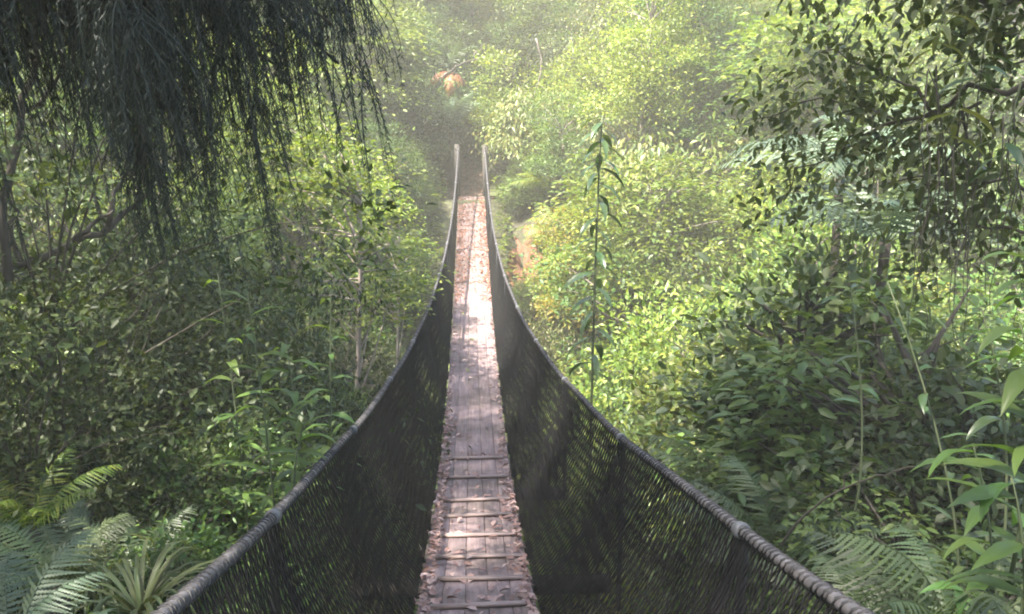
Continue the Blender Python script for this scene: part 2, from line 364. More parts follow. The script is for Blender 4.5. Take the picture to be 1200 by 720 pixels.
for s in (-1, 1):
    net(s)
    yy = np.linspace(Y0 - .35, Y1 + .35, 130)
    mb = MB(); tube(mb, rail_pt(s, yy), .0185, 10); hr = obj('handrail', mb.mesh('handrail', True), M['rail'], bridge)
    # black cord spiralled round the handrail
    nt_ = 620; th = np.linspace(0, nt_ * 2 * PI, nt_ * 8); yh = np.linspace(Y0 - .3, Y1 + .3, len(th))
    yh = yh + .008 * np.sin(yh * 31) + .005 * np.sin(yh * 83)
    P = rail_pt(s, yh) + .0205 * np.stack([np.cos(th), 0 * th, np.sin(th)], -1)
    mb = MB(); tube(mb, P, .0046, 4); ls = obj('lashing', mb.mesh('lashing', True), M['cord'], hr); ls['kind'] = 'stuff'
    # hangers with a strap of doubled net and a clamp on the handrail
    off = 0.0 if s > 0 else .28
    for y in py_:
        y = float(np.clip(y + ((-.42 if y < 5.5 else -.1) if s > 0 else 0.0) if 1 < y < 21 else y, .6, Y1 - .1))
        top = rail_pt(s, y); zb = float(deck_z(y)) - .09
        mb = MB(); tube(mb, [(top[0] + s * .012, y, zb - .02), (top[0] + s * .012, y, top[2] - .01)], .017, 10)
        hg = obj('hanger', mb.mesh('hanger', True), M['strap'], bridge)
        mb = MB(); sl = math.atan(float(deck_z(y + .05) - deck_z(y - .05)) / .1)
        t = np.array([0, math.cos(sl), math.sin(sl)])
        rr = np.array([.021, .027, .029, .029, .027, .021]); tt = np.array([-.026, -.024, -.012, .012, .024, .026])
        tube(mb, top + tt[:, None] * t, rr, 14); obj('clamp', mb.mesh('clamp', True), M['steel'], hg)
        mb = MB(); vv = np.linspace(0.03, .985, 9)
        P = toe_pt(s, y) * (1 - vv[:, None]) + rail_pt(s, y) * vv[:, None] + (np.sin(PI * vv) * (.05 + .025 * math.sin(y * 2.88 + .5)))[:, None] * np.array([s, 0, -.25]) + np.array([s * .010, 0, 0])
        wd = .042 + .010 * np.sin(vv * 5 + y)
        V = np.concatenate([P + np.stack([0 * wd, wd, 0 * wd], -1), P - np.stack([0 * wd, wd, 0 * wd], -1), P + np.stack([0 * wd + s * .004, wd, 0 * wd], -1), P - np.stack([0 * wd - s * .004, wd, 0 * wd], -1)])
        q = np.arange(8)[:, None]
        Fq = np.concatenate([q + np.array([[0, 1, 10, 9]]), q + np.array([[18, 27, 28, 19]]), q + np.array([[0, 18, 19, 1]]), q + np.array([[9, 10, 28, 27]])])
        mb.add(V, Fq); obj('strap', mb.mesh('strap'), M['strap'], hg)
# end posts and landings
for yy_, lab in ((Y0 - .25, 0), (Y1 + .15, 1)):
    for s in (-1, 1):
        t = rail_pt(s, yy_); zb = float(ground_z(t[0], yy_)) - .25
        mb = MB(); box(mb, (t[0] + s * .02, yy_ + (.12 if lab else -.12), (zb + t[2] + .14) / 2), (.15, .15, t[2] + .14 - zb)); obj('end_post', mb.mesh('end_post'), M['beam'], bridge)
    mb = MB(); box(mb, (.03, yy_, float(deck_z(min(max(yy_, Y0), Y1))) - .10), (1.5, .24, .2)); obj('sill_beam', mb.mesh('sill_beam'), M['beam'], bridge)

# fallen leaves on the deck
def litter():
    P = []; 
    def put(n, ya, yb, f):
        y = RNG.uniform(ya, yb, n); x = f(n); P.append(np.stack([x + deck_x(y), y, deck_z(y)], -1))
    edge = lambda s, sg: (lambda n: s * np.clip(HW - .01 - np.abs(RNG.normal(0, sg, n)), -HW, HW))
    put(430, 3.0, 9.8, edge(-1, .06)); put(300, 3.0, 9.0, edge(1, .05)); put(130, 3.0, 8.4, lambda n: RNG.uniform(-HW, HW, n))
    put(110, 8.5, 16, edge(-1, .04)); put(90, 8.5, 16, edge(1, .03)); put(25, 8, 16, lambda n: RNG.uniform(-HW, HW, n))
    put(200, .8, 3.2, lambda n: RNG.uniform(-HW, HW, n))
    for y in by:                                # drifts caught behind the battens
        n = 12; x = np.clip(RNG.normal(0, .3, n), -HW, HW); yy = y + .03 + np.abs(RNG.normal(0, .05, n)); P.append(np.stack([x, yy, deck_z(yy)], -1))
    def build(P, name, mat, lab):
        P = np.concatenate(P); n = len(P); P = P + np.stack([0 * P[:, 0], 0 * P[:, 0], RNG.uniform(.006, .03, n)], -1)
        a = RNG.uniform(0, 2 * PI, n); D = np.stack([np.cos(a), np.sin(a), RNG.normal(0, .28, n)], -1); Nn = np.stack([RNG.normal(0, .35, n), RNG.normal(0, .35, n), np.ones(n)], -1)
        L = RNG.uniform(.035, .085, n); mb = MB(); leaves(mb, P - nrm(D) * L[:, None] / 2, D, Nn, L, L * RNG.uniform(.35, .55, n), .22, True, .12)
        o = obj(name, mb.mesh(name), mat); o['kind'] = 'stuff'; o['label'] = lab; o['category'] = 'leaf litter'
    build(P, 'fallen_leaves', M['litter'], 'pinkish brown fallen leaves drifted along the deck edges and battens')
    P = []
    put(420, 15, 22.4, edge(-1, .11)); put(380, 15, 22.4, edge(1, .10)); put(950, 16.0, 22.4, lambda n: RNG.uniform(-HW, HW, n))
    n = 500; y = RNG.uniform(22.4, 27, n); x = RNG.normal(0, .35, n); P.append(np.stack([x, y, ground_z(x, y) + .03], -1))
    build(P, 'orange_fallen_leaves', M['litter_orange'], 'orange brown fallen leaves on the far end of the deck and path')
litter()

# ------------------------------------------------------------------ plants
def crown_points(rng, n, R, z0, z1, lobes=6, hollow=2.6, low=-.55):
    """clump centres in an uneven, lobed crown between heights z0 and z1"""
    d = nrm(rng.normal(size=(n * 3, 3))); d = d[d[:, 2] > low][:n]; n = len(d)
    L = nrm(rng.normal(size=(lobes, 3))); amp = rng.uniform(.15, .5, lobes)
    k = .68 + (np.clip(d @ L.T, 0, 1) ** 4 * amp).sum(1)
    r = rng.uniform(0, 1, n) ** (1 / hollow) * k
    zc = z0 + (z1 - z0) * .42
    return np.stack([d[:, 0] * r * R, d[:, 1] * r * R, zc + np.where(d[:, 2] > 0, d[:, 2] * (z1 - zc), d[:, 2] * (zc - z0)) * r], -1), d

def tree_proto(seed, H, R, z0, ncl, per, cr, leaf, style='round', tr=.07, lean=.15, low=-.55, aspect=.5, six=False, twig=.008, clump_flat=.55, updir=.7, keep=1.0, ring=False):
    rng = np.random.default_rng(seed)
    # trunk
    h = np.linspace(0, 1, 9); top = H * (.84 if ring else .74)
    px = lean * h + .10 * np.sin(h * 5 + seed) * R * .4; pyy = .6 * lean * np.sin(h * 3 + seed * 2)
    TP = np.stack([px, pyy, h * top - .25 * (h == 0)], -1); TR = tr * (1 - .82 * h)
    tb = MB(); tube(tb, TP, TR, 7)
    Cn, d = crown_points(rng, ncl, R, z0, H, low=low)
    if ring: k_ = ((d[:, 1] > -.15) & (np.hypot(Cn[:, 0], Cn[:, 1]) > .35 * R)) | (Cn[:, 2] > H * .84); Cn, d = Cn[k_], d[k_]
    for c in Cn:
        if rng.uniform() > keep: continue
        hh = np.clip((c[2] - .35 * np.hypot(c[0], c[1]) - .2 * R) / top + rng.normal(0, .07), .12, .97)
        p0 = np.array([np.interp(hh, h, TP[:, i]) for i in range(3)])
        u = np.linspace(0, 1, 5)[:, None]; mid = (p0 + c) / 2 + np.array([0, 0, .12 * np.linalg.norm(c - p0)]) + rng.normal(0, .09, 3) * np.linalg.norm(c - p0)
        P = p0 * (1 - u) ** 2 + 2 * mid * u * (1 - u) + c * u * u
        tube(tb, P, np.interp(u[:, 0], [0, 1], [twig * 2.0 + .004, twig * .45]), 4, False)
    # leaves
    n = len(Cn); cid = np.repeat(np.arange(n), per); N = len(cid)
    sz = rng.uniform(.6, 1.35, n)[cid]
    off = rng.normal(size=(N, 3)) * cr * sz[:, None]
    out = nrm(Cn - np.array([0, 0, z0 + .3 * (H - z0)]))[cid]
    if style == 'spray':
        off[:, 2] *= .22; off[:, 2] -= .18 * (off[:, 0] ** 2 + off[:, 1] ** 2) / max(cr, .01)
        D = nrm(off * np.array([1, 1, .2])) + rng.normal(0, .45, (N, 3)) * np.array([1, 1, .5]); Nn = np.array([0, 0, 1.0]) + rng.normal(0, .38, (N, 3))
    elif style == 'droop':
        off[:, 2] *= .8
        D = nrm(off * np.array([1, 1, 0])) * .6 + np.array([0, 0, -.8]) + rng.normal(0, .35, (N, 3)); Nn = out * .7 + np.array([0, 0, .6]) + rng.normal(0, .4, (N, 3))
    else:
        off[:, 2] *= clump_flat
        D = nrm(off) * .8 + out * .3 + rng.normal(0, .5, (N, 3)); Nn = np.array([0, 0, updir]) + nrm(off * np.array([1, 1, 1.6])) * .7 + out * .3 + rng.normal(0, .26, (N, 3))
    P = Cn[cid] + off
    L = leaf * rng.uniform(.5, 1.45, N)
    lb = MB(); leaves(lb, P, D, Nn, L, L * aspect * rng.uniform(.8, 1.2, N), .15, six, .08)
    return tb.mesh('trunk', True), lb.mesh('crown')

PROTO = {}
def reg(key, tm, lm, H, R, names): PROTO[key] = dict(t=tm, l=lm, H=H, R=R, names=names)
def rp(key, names, **k): 
    tm, lm = tree_proto(**k); reg(key, tm, lm, k['H'], k['R'], names)
TREE = ('trunk', 'crown'); BUSH = ('stem', 'foliage')
rp('bushA', BUSH, seed=1, H=2.6, R=1.5, z0=.1, ncl=75, per=110, cr=.21, leaf=.095, tr=.035)
rp('bushB', BUSH, seed=2, H=2.2, R=1.6, z0=.1, ncl=90, per=50, cr=.2, leaf=.15, tr=.035, style='spray', aspect=.42)
rp('bushC', BUSH, seed=3, H=3.2, R=1.4, z0=.2, ncl=75, per=160, cr=.2, leaf=.065, tr=.04, style='round', aspect=.6)
rp('bushD', BUSH, seed=4, H=2.8, R=1.7, z0=.2, ncl=120, per=60, cr=.2, leaf=.12, tr=.04, style='droop', aspect=.38)
rp('treeA', TREE, seed=5, H=6.5, R=2.2, z0=1.3, ncl=95, per=150, cr=.30, leaf=.105, tr=.10)
rp('treeB', TREE, seed=6, H=7.0, R=2.4, z0=1.5, ncl=90, per=90, cr=.36, leaf=.15, tr=.11, style='spray', aspect=.45)
rp('treeC', TREE, seed=7, H=8.0, R=2.1, z0=1.8, ncl=95, per=200, cr=.30, leaf=.08, tr=.11, aspect=.6)
rp('treeD', TREE, seed=8, H=7.5, R=2.5, z0=1.6, ncl=95, per=140, cr=.32, leaf=.12, tr=.12, style='droop', aspect=.36)
rp('canopy', TREE, seed=15, H=14.0, R=2.8, z0=9.4, ncl=120, per=150, cr=.36, leaf=.11, tr=.17)  # high crown shaped to cast shade on the deck from above the frame
rp('slender', TREE, seed=9, H=9.8, R=1.35, z0=5.6, ncl=70, per=110, cr=.25, leaf=.09, tr=.085, style='spray', aspect=.5, lean=.25, low=-.9, twig=.006, ring=True)
rp('darkA', TREE, seed=10, H=6.5, R=2.0, z0=.9, ncl=170, per=78, cr=.18, leaf=.07, tr=.09, twig=.004, keep=.55, low=-.8)
rp('darkB', TREE, seed=11, H=5.5, R=1.9, z0=.6, ncl=160, per=78, cr=.19, leaf=.07, tr=.08, twig=.004, keep=.55, low=-.8, style='droop', aspect=.42)
rp('nearbush', BUSH, seed=12, H=2.0, R=1.0, z0=.1, ncl=130, per=48, cr=.11, leaf=.062, tr=.025, six=True)
rp('nearbush2', BUSH, seed=13, H=1.8, R=1.1, z0=.1, ncl=110, per=44, cr=.13, leaf=.08, tr=.025, six=True, style='spray', aspect=.4)

MESHCOPY = {}
def plant(key, name, label, cat, mat, bark, x, y, z=None, s=1.0, rz=None, group=None, tilt=(0, 0), sq=1.0):
    p = PROTO[key]
    if z is None: z = float(ground_z(x, y)) - .1
    t = thing(name, label, cat, (x, y, z), (tilt[0], tilt[1], random.uniform(0, 2 * PI) if rz is None else rz), (s * sq, s * sq, s), group)
    for part, k, m in ((p['names'][0], 't', bark), (p['names'][1], 'l', mat)):
        ck = (key, k, m)
        if ck not in MESHCOPY:
            me = p[k] if not p[k].materials else p[k].copy()
            me.materials.clear(); me.materials.append(M[m]); MESHCOPY[ck] = me
        obj(part, MESHCOPY[ck], None, t)
    return t

PLACED = []
LANDMARKS = [('the clay bank', 1.75, 20.0), ('the thin sapling', 1.3, 8.1), ('the tall silvery tree fern', 2.8, 7.5), ('the bare arching twig', 2.0, 4.0), ('the feathery fern', 1.6, 4.4),
             ('the taller slender pale tree', -1.75, 11.0), ('the shorter slender tree', -1.25, 13.5), ('the far landing', 0, 22.6), ('the dead brown fronds', -.6, 26.5), ('the crooked pale branch', 1.8, 23.0),
             ('the weeping conifer', -3.4, 2.5), ('the dark bushy tree', -2.8, 5.4), ('the overhanging limb', 3.6, 4.2)]
def where(x, y, s, word):
    nm, lx, ly = min(LANDMARKS, key=lambda l: (l[1] - x) ** 2 + (l[2] - y) ** 2)
    d = math.hypot(lx - x, ly - y); dz = float(ground_z(x, y)) - float(ground_z(lx, ly))
    rel = ('beside' if d < 2.5 else 'uphill of' if dz > 1 else 'downhill of' if dz < -1 else 'level with')
    if d > 7: rel = 'far ' + rel if rel != 'level with' else 'well away along the bank from'
    return rel + ' ' + nm
def clear_of_bridge(x, y, z, R, H):
    if abs(x) - R * .95 < 1.05 and -1.5 < y < Y1 + .3:
        return z + H < float(deck_z(np.clip(y, Y0, Y1))) - .35
    return True
def inview(x, y, z, R, H, mx=90):
    a = [proj((x, y, zz)) for zz in (z, z + H / 2, z + H)]
    if a[1][2] < .5: return False
    r = R * F_PX / a[1][2]
    return -mx - r < a[1][0] < 1200 + mx + r and a[2][1] < 760 and a[0][1] > -120
def scatter(n, xr, yr, kinds, group, label, cat, srange, mind, tries=40, bark='bark'):
    """kinds: list of (proto, leaf material, weight, word)"""
    cnt = 0; wts = np.array([k[2] for k in kinds], float); wts /= wts.sum()
    for _ in range(n * tries):
        if cnt >= n: break
        x = random.uniform(*xr); y = random.uniform(*yr); key, mat, _w, word = kinds[RNG.choice(len(kinds), p=wts)]
        s = random.uniform(*srange); p = PROTO[key]; z = float(ground_z(x, y)) - .1; R, H = p['R'] * s, p['H'] * s
        if not clear_of_bridge(x, y, z, R, H) or not inview(x, y, z, R, H): continue
        a_ = proj((x, y, z + H)); r_ = R * F_PX / max(a_[2], .5)
        if y < 14 and a_[0] + r_ > 365 and a_[0] - r_ < 500 and x < 0 and a_[1] < 345: continue
        if any((x - a) ** 2 + (y - b) ** 2 < (mind * (s + c) / 2) ** 2 for a, b, c in PLACED): continue
        if abs(x) < .75 + R * .5 and Y1 < y < 26: continue
        PLACED.append((x, y, s)); cnt += 1
        nm = ('tree' if PROTO[key]['names'] == TREE else 'shrub')
        sm = (srange[0] + srange[1]) / 2
        lab = ('large ' if s > sm + .12 else 'small ' if s < sm - .12 else '') + word[1] + ' ' + where(x, y, s, word)
        plant(key, word[0], lab, nm, mat, bark, x, y, z, s, group=lab, tilt=(random.uniform(-.1, .1), random.uniform(-.1, .1)))
    return cnt

W_ = {'limeT': ('lime_leaved_tree', 'lime green broadleaf tree'), 'midT': ('broadleaf_tree', 'mid green broadleaf tree'), 'oliveT': ('olive_leaved_tree', 'olive tinged bushy tree'),
      'limeS': ('lime_leaved_shrub', 'lime green leafy shrub'), 'midS': ('leafy_shrub', 'mid green leafy shrub'), 'oliveS': ('olive_leaved_shrub', 'olive and tan shrub'),
      'goldS': ('yellow_leaved_shrub', 'yellow leaved shrub'), 'darkT': ('dark_leaved_tree', 'dark small leaved tree'), 'darkS': ('dark_leaved_shrub', 'dark glossy leaved shrub')}
SUNNY_T = [('treeA', 'lime', 3, W_['limeT']), ('treeB', 'lime', 2, W_['limeT']), ('treeC', 'mid', 2, W_['midT']), ('treeD', 'olive', 2, W_['oliveT']), ('treeB', 'mid', 1, W_['midT'])]
SUNNY_S = [('bushA', 'lime', 3, W_['limeS']), ('bushB', 'lime', 2, W_['limeS']), ('bushC', 'mid', 2, W_['midS']), ('bushD', 'olive', 2, W_['oliveS']), ('bushC', 'gold', .8, W_['goldS'])]
MIX_T = [('treeC', 'mid', 1, W_['midT']), ('treeA', 'lime', 3, W_['limeT']), ('treeB', 'lime', 3, W_['limeT']), ('treeD', 'olive', 2, W_['oliveT'])]
cnt = {}
# +x hillside, sunlit
cnt['rt'] = scatter(46, (3, 26), (9, 38), SUNNY_T, 'on the sunlit gorge side by the clay bank', 'on the sunlit gorge side by the clay bank', 'tree', (.75, 1.15), 1.6)
cnt['rs'] = scatter(110, (1.6, 20), (6, 30), SUNNY_S, 'on the sunlit gorge side by the clay bank', 'on the sunlit gorge side by the clay bank', 'shrub', (.8, 1.45), .95)
for x, y, s, k, m in ((2.3, 18.3, .8, 'bushA', 'lime'), (2.5, 20.6, .9, 'bushC', 'mid'), (2.4, 22.2, .8, 'bushA', 'lime'), (1.9, 17.2, .6, 'bushD', 'olive'), (1.75, 21.4, .5, 'bushB', 'mid'), (2.9, 16.4, 1.0, 'bushB', 'lime'), (2.3, 14.6, .8, 'bushA', 'mid'), (-2.2, 18.0, .8, 'bushA', 'mid'), (-2.0, 20.4, .8, 'bushC', 'mid'), (-1.7, 21.9, .6, 'bushA', 'mid'), (-2.3, 15.6, 1.0, 'bushC', 'dark'), (1.35, 18.4, .3, 'bushA', 'lime'), (1.9, 19.9, .28, 'bushB', 'lime')):
    lab = {2.5: 'mid green shrub behind the clay bank', 1.9: 'small olive shrub just below the clay bank', 1.75: 'small mid green shrub at the top edge of the clay bank', 2.9: 'flat lime green shrub downhill of the small olive shrub',
           -2.2: 'mid green shrub outside the netting uphill of the slender pale trees', -2.0: 'upright mid green shrub beside the last stretch of netting', -1.7: 'small mid green shrub at the foot of the shaded far landing post',
           -2.3: 'dark shrub outside the netting right behind the slender pale trees', 1.35: 'leafy tuft low on the bare clay bank'}.get(x)
    lab = lab if lab and not (x == 1.9 and s < .4) else {18.3: 'lime green shrub hanging over the lower edge of the clay bank', 22.2: 'lime green shrub between the clay bank and the far landing', 14.6: 'mid green shrub on the steep bank below the flat lime shrub', 19.9: 'leafy tuft high on the bare clay bank'}[y]
    PLACED.append((x, y, s)); plant(k, 'leafy_shrub', lab, 'shrub', m, 'bark', x, y, None, s, group='shrubs about the clay bank and far netting')
for x, y, s, k, m in ((-1.5, 23.3, .9, 'bushC', 'dark'), (1.35, 23.4, .8, 'bushC', 'mid'), (.9, 26.2, 1.0, 'bushA', 'mid'), (-1.3, 25.3, .9, 'bushD', 'mid'), (1.5, 25.0, 1.0, 'bushC', 'dark'), (.2, 28.0, 1.2, 'bushA', 'mid'), (-.9, 27.6, .9, 'bushC', 'dark')):
    lab = {23.3: 'dark shrub pressed against the small grey green tree fern', 23.4: 'mid green shrub behind the far landing post by the clay bank', 26.2: 'mid green shrub hemming the path uphill of the tree ferns', 25.3: 'drooping mid green shrub under the orange brown dead fronds',
           25.0: 'dark shrub across the path from the dead brown fronds', 28.0: 'mid green shrub closing off the path where it climbs', 27.6: 'dark shrub uphill of the dead brown fronds'}[y]
    PLACED.append((x, y, s)); plant(k, 'leafy_shrub', lab, 'shrub', m, 'bark', x, y, None, s, group='shrubs crowding the far path')
for i, (x, y, s, k, m) in enumerate(((3.5, 12.6, 1.1, 'treeA', 'lime'), (3.7, 16.2, 1.0, 'treeB', 'lime'), (5.2, 10.6, 1.1, 'treeC', 'mid'), (5.9, 14.0, 1.2, 'treeA', 'lime'), (4.2, 19.5, .95, 'treeC', 'lime'), (7.5, 17.0, 1.2, 'treeB', 'lime'), (3.3, 9.6, .85, 'treeD', 'mid'), (-3.9, 17.8, 1.0, 'treeA', 'lime'), (-4.5, 22.5, 1.0, 'treeC', 'mid'))):
    lab = ('bushy lime tree rising from the gorge floor next to the netting', 'flat topped lime tree just below the clay bank', 'mid green tree on the gorge floor past the thin sapling', 'broad lime tree behind the flat topped lime tree', 'lime tree uphill beside the bright tree ferns', 'large lime tree upslope of the broad lime tree',
           'small drooping tree by the foot of the thin sapling', 'bushy tree behind the slender pale trees', 'tall tree near the far landing behind the slender pale trees')[i]
    PLACED.append((x, y, s)); plant(k, 'broadleaf_tree', lab, 'tree', m, 'bark', x, y, None, s, sq=.85)
for i, (x, y, s, k) in enumerate(((-2.2, 30.5, 1.0, 'treeA'), (.4, 31.5, 1.0, 'treeB'), (2.6, 30.0, 1.05, 'treeA'), (-4.6, 31.0, 1.0, 'treeC'), (-1.0, 35.0, 1.1, 'treeA'), (3.4, 34.5, 1.1, 'treeB'))):
    lab = 'lime green tree at the top of the slope behind the dead brown fronds'
    PLACED.append((x, y, s)); plant(k, 'lime_leaved_tree', lab, 'tree', 'lime', 'bark', x, y, None, s, group=lab)
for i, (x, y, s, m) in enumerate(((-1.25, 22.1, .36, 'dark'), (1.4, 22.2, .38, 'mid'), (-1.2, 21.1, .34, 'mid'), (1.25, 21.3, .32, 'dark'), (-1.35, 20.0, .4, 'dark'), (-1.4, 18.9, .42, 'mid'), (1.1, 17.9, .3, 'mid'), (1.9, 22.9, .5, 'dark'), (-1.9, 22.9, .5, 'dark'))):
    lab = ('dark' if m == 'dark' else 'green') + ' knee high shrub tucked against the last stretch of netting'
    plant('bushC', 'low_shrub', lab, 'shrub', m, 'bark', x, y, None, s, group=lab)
# beyond the far landing
cnt['ft'] = scatter(40, (-8, 7), (23.5, 40), MIX_T, 'uphill beyond the far landing', 'uphill beyond the far landing', 'tree', (.7, 1.05), 1.35)
cnt['fs'] = scatter(24, (-5, 4), (22.6, 32), [('bushA', 'mid', 2, W_['midS']), ('bushC', 'mid', 2, W_['midS']), ('bushD', 'olive', 1, W_['oliveS'])], 'at the far landing', 'at the far landing', 'shrub', (.7, 1.1), .9)
# -x side
cnt['lt'] = scatter(34, (-28, -2.2), (10, 38), MIX_T, 'on the gorge side opposite the clay bank', 'on the gorge side opposite the clay bank', 'tree', (.75, 1.15), 1.9)
cnt['ls'] = scatter(50, (-16, -1.6), (6, 26), [('bushA', 'mid', 3, W_['midS']), ('bushB', 'lime', 2, W_['limeS']), ('bushC', 'mid', 2, W_['midS']), ('bushD', 'olive', 2, W_['oliveS'])], 'on the gorge side opposite the clay bank', 'on the gorge side opposite the clay bank', 'shrub', (.8, 1.4), 1.15)
print('COUNTS', cnt)

# canopy trees out of frame, added to shade the near bank and deck
for i, (x, y, s, k, m) in enumerate(((-5.5, -3.4, 1.75, 'treeA', 'mid'), (-.5, -5.0, 1.9, 'treeC', 'mid'), (3.0, -4.2, 1.8, 'treeD', 'olive'), (-8.5, -.5, 1.6, 'treeC', 'dark'), (-6.5, 3.0, 1.5, 'treeA', 'dark'), (-10, 4.5, 1.5, 'treeD', 'dark'), (-3.2, -8.0, 2.1, 'treeB', 'mid'), (-8, -6, 2.0, 'treeA', 'mid'), (6.5, -2.0, 1.6, 'treeB', 'mid'), (-4.3, 6.4, 1.0, 'canopy', 'mid'), (-6.2, 10.4, 1.0, 'canopy', 'dark'), (-4.4, .4, 1.1, 'canopy', 'mid'))):
    plant(k, 'added_canopy_tree', 'tall canopy tree added to shade the near landing', 'tree', m, 'bark', x, y, None, s, group='canopy trees added round the near landing')

# low leafy cover over the whole gorge
def cover():
    n = 60000; x = RNG.uniform(-26, 26, n * 2); y = RNG.uniform(1.5, 44, n * 2)
    k = np.abs(x) < .68 * y + 3; x, y = x[k][:n], y[k][:n]
    x = np.concatenate([x, RNG.uniform(-4, 4, 9000)]); y = np.concatenate([y, RNG.uniform(15, 25, 9000)])
    keep = ~((np.abs(x) < np.where(y > 15, .68, 1.3)) & (y < 23) & (ground_z(x, y) > deck_z(np.clip(y, Y0, Y1)) - .75)) & (y > 2.2) & ~((np.abs(x) < .7) & (y > 21)) & ~((np.abs(x - 1.75) < .7) & (np.abs(y - 20) < 1.3)); x, y = x[keep], y[keep]; n = len(x)
    P = np.stack([x, y, ground_z(x, y) + RNG.uniform(.02, .45, n)], -1); a = RNG.uniform(0, 2 * PI, n)
    D = np.stack([np.cos(a), np.sin(a), RNG.normal(.1, .4, n)], -1); Nn = np.stack([RNG.normal(0, .4, n), RNG.normal(0, .4, n), np.ones(n)], -1)
    L = RNG.uniform(.08, .24, n); mb = MB(); leaves(mb, P, D, Nn, L, L * .45, .15)
    o = obj('ground_cover', mb.mesh('ground_cover'), M['lime']); o['kind'] = 'stuff'; o['label'] = 'low leafy undergrowth over the gorge floor and banks'; o['category'] = 'undergrowth'
cover()

# ---- ferns
def frond_mesh(name, L, W, npin=24, nsub=11, arch=.45, seed=0):
    """an arching fern frond along +y: rachis, tapering pinnae, toothed leaflets"""
    rng = np.random.default_rng(seed); mb = MB()
    u = np.linspace(0, 1, 14); R = np.stack([.03 * np.sin(u * 4 + seed), L * (u - .12 * u ** 3), L * arch * (u - 1.15 * u ** 2)], -1)
    tube(mb, R, np.interp(u, [0, 1], [.006, .0015]) * (L / 1.0), 4)
    for s in (-1, 1):
        for i in range(npin):
            t = .14 + .86 * (i + .5 * (s > 0)) / npin
            if t > .995: continue
            b = np.array([np.interp(t, u, R[:, k]) for k in range(3)]); tg = np.array([np.interp(min(t + .03, 1), u, R[:, k]) for k in range(3)]) - b if t < .97 else R[-1] - R[-2]
            tg = tg / np.linalg.norm(tg)
            prof = math.sin(PI * min(1, (t - .05) ** .75 * .95 + .05)) ** .8
            pl = W * .5 * max(.06, prof) * rng.uniform(.8, 1.1) * (1 if rng.uniform() > .04 else .35)
            dr = nrm(np.array([s * 1.0, 0, 0]) + tg * (.42 + rng.normal(0, .07)) + np.array([0, 0, -.22 + rng.normal(0, .12)]))
            up = nrm(np.cross(dr, tg) * (1 if s > 0 else -1))
            ns = max(4, int(nsub * (.4 + .6 * prof))); m = 2 * ns + 1; v = np.linspace(0, 1, m)
            hw = min(pl * .30, L * .86 / npin * .46) * (1 - .72 * v) * np.where(np.arange(m) % 2 == 0, .42, 1.0); hw[-1] = .0008
            c = b + dr * (pl * v)[:, None] - np.array([0, 0, 1]) * (pl * .25 * v ** 2)[:, None]
            side = nrm(np.cross(up, dr)); fwd = dr * (hw * .5)[:, None]
            V = np.concatenate([c + side * hw[:, None] + fwd - up * (hw * .22)[:, None], c, c - side * hw[:, None] + fwd - up * (hw * .22)[:, None]])
            q = np.arange(m - 1)
            mb.add(V, np.concatenate([np.stack([q, q + 1, m + q + 1, m + q], -1), np.stack([m + q, m + q + 1, 2 * m + q + 1, 2 * m + q], -1)]))
    return mb.mesh(name)
FR = [frond_mesh('frond', 1.0, .50, seed=1), frond_mesh('frond', 1.0, .44, 26, 11, .3, 2)]
FRFAR = [frond_mesh('frond', 1.0, .40, 17, 7, .5, 3)]
FRM = {}
def frond(parent, m, i, far, loc, rz, rx, s, wid=1.0):
    k = (m, i, far)
    if k not in FRM:
        me = (FRFAR if far else FR)[i].copy(); me.materials.append(M[m]); FRM[k] = me
    o = obj('frond', FRM[k], None, parent, loc, (0, 0, 0), (s * wid * random.uniform(.75, 1.1), s, s * random.uniform(.8, 1.5)))
    o.rotation_euler = (Matrix.Rotation(rz, 3, 'Z') @ Matrix.Rotation(rx, 3, 'X')).to_euler(); return o
def fern(name, label, x, y, z=None, n=9, s=1.0, mat='fern', group=None, far=False, rise=(.35, .9), a0=None, spread=2 * PI):
    z = float(ground_z(x, y)) if z is None else z
    t = thing(name, label, 'fern', (x, y, z), group=group)
    st = MB(); tube(st, [(0, 0, -.15), (0, 0, .0), (0, 0, .05)], [.04, .04, .02], 7); obj('crown', st.mesh('rootstock', True), M['darkbark'], t)
    a0 = random.uniform(0, 6) if a0 is None else a0
    for i in range(n):
        frond(t, mat, 0 if far else i % 2, far, (0, 0, .02), a0 + (i / n - .5) * spread + random.uniform(-.15, .15), random.uniform(*rise), s * random.uniform(.8, 1.1))
    return t
def tree_fern(name, label, x, y, h, n=14, s=1.4, mat='fern', dead=0, z=None, group=None, tilt=(0, 0), rise=(.05, .7), thick=.8):
    z = float(ground_z(x, y)) - .1 if z is None else z
    t = thing(name, label, 'tree fern', (x, y, z), (tilt[0], tilt[1], random.uniform(0, 6)), group=group)
    tb = MB(); u = np.linspace(0, 1, 12); tube(tb, np.stack([.05 * np.sin(u * 3), 0 * u, u * h], -1), (.085 + .02 * np.sin(u * 40) * .4 + .03 * (1 - u)) * thick, 9); obj('trunk', tb.mesh('trunk', True), M['darkbark'], t)
    tx = .05 * math.sin(3)
    for i in range(n): frond(t, mat, 0, True, (tx, 0, h - .02), i * 2.4 + random.uniform(-.2, .2), random.uniform(*rise), s * random.uniform(.85, 1.1))
    for i in range(dead): 
        o = frond(t, 'dead', 0, True, (tx, 0, h - .08), i * 2.4 + random.uniform(-.3, .3), random.uniform(-1.6, -.5), s * random.uniform(.5, .85), .8); o.name = 'dead_frond'
    return t

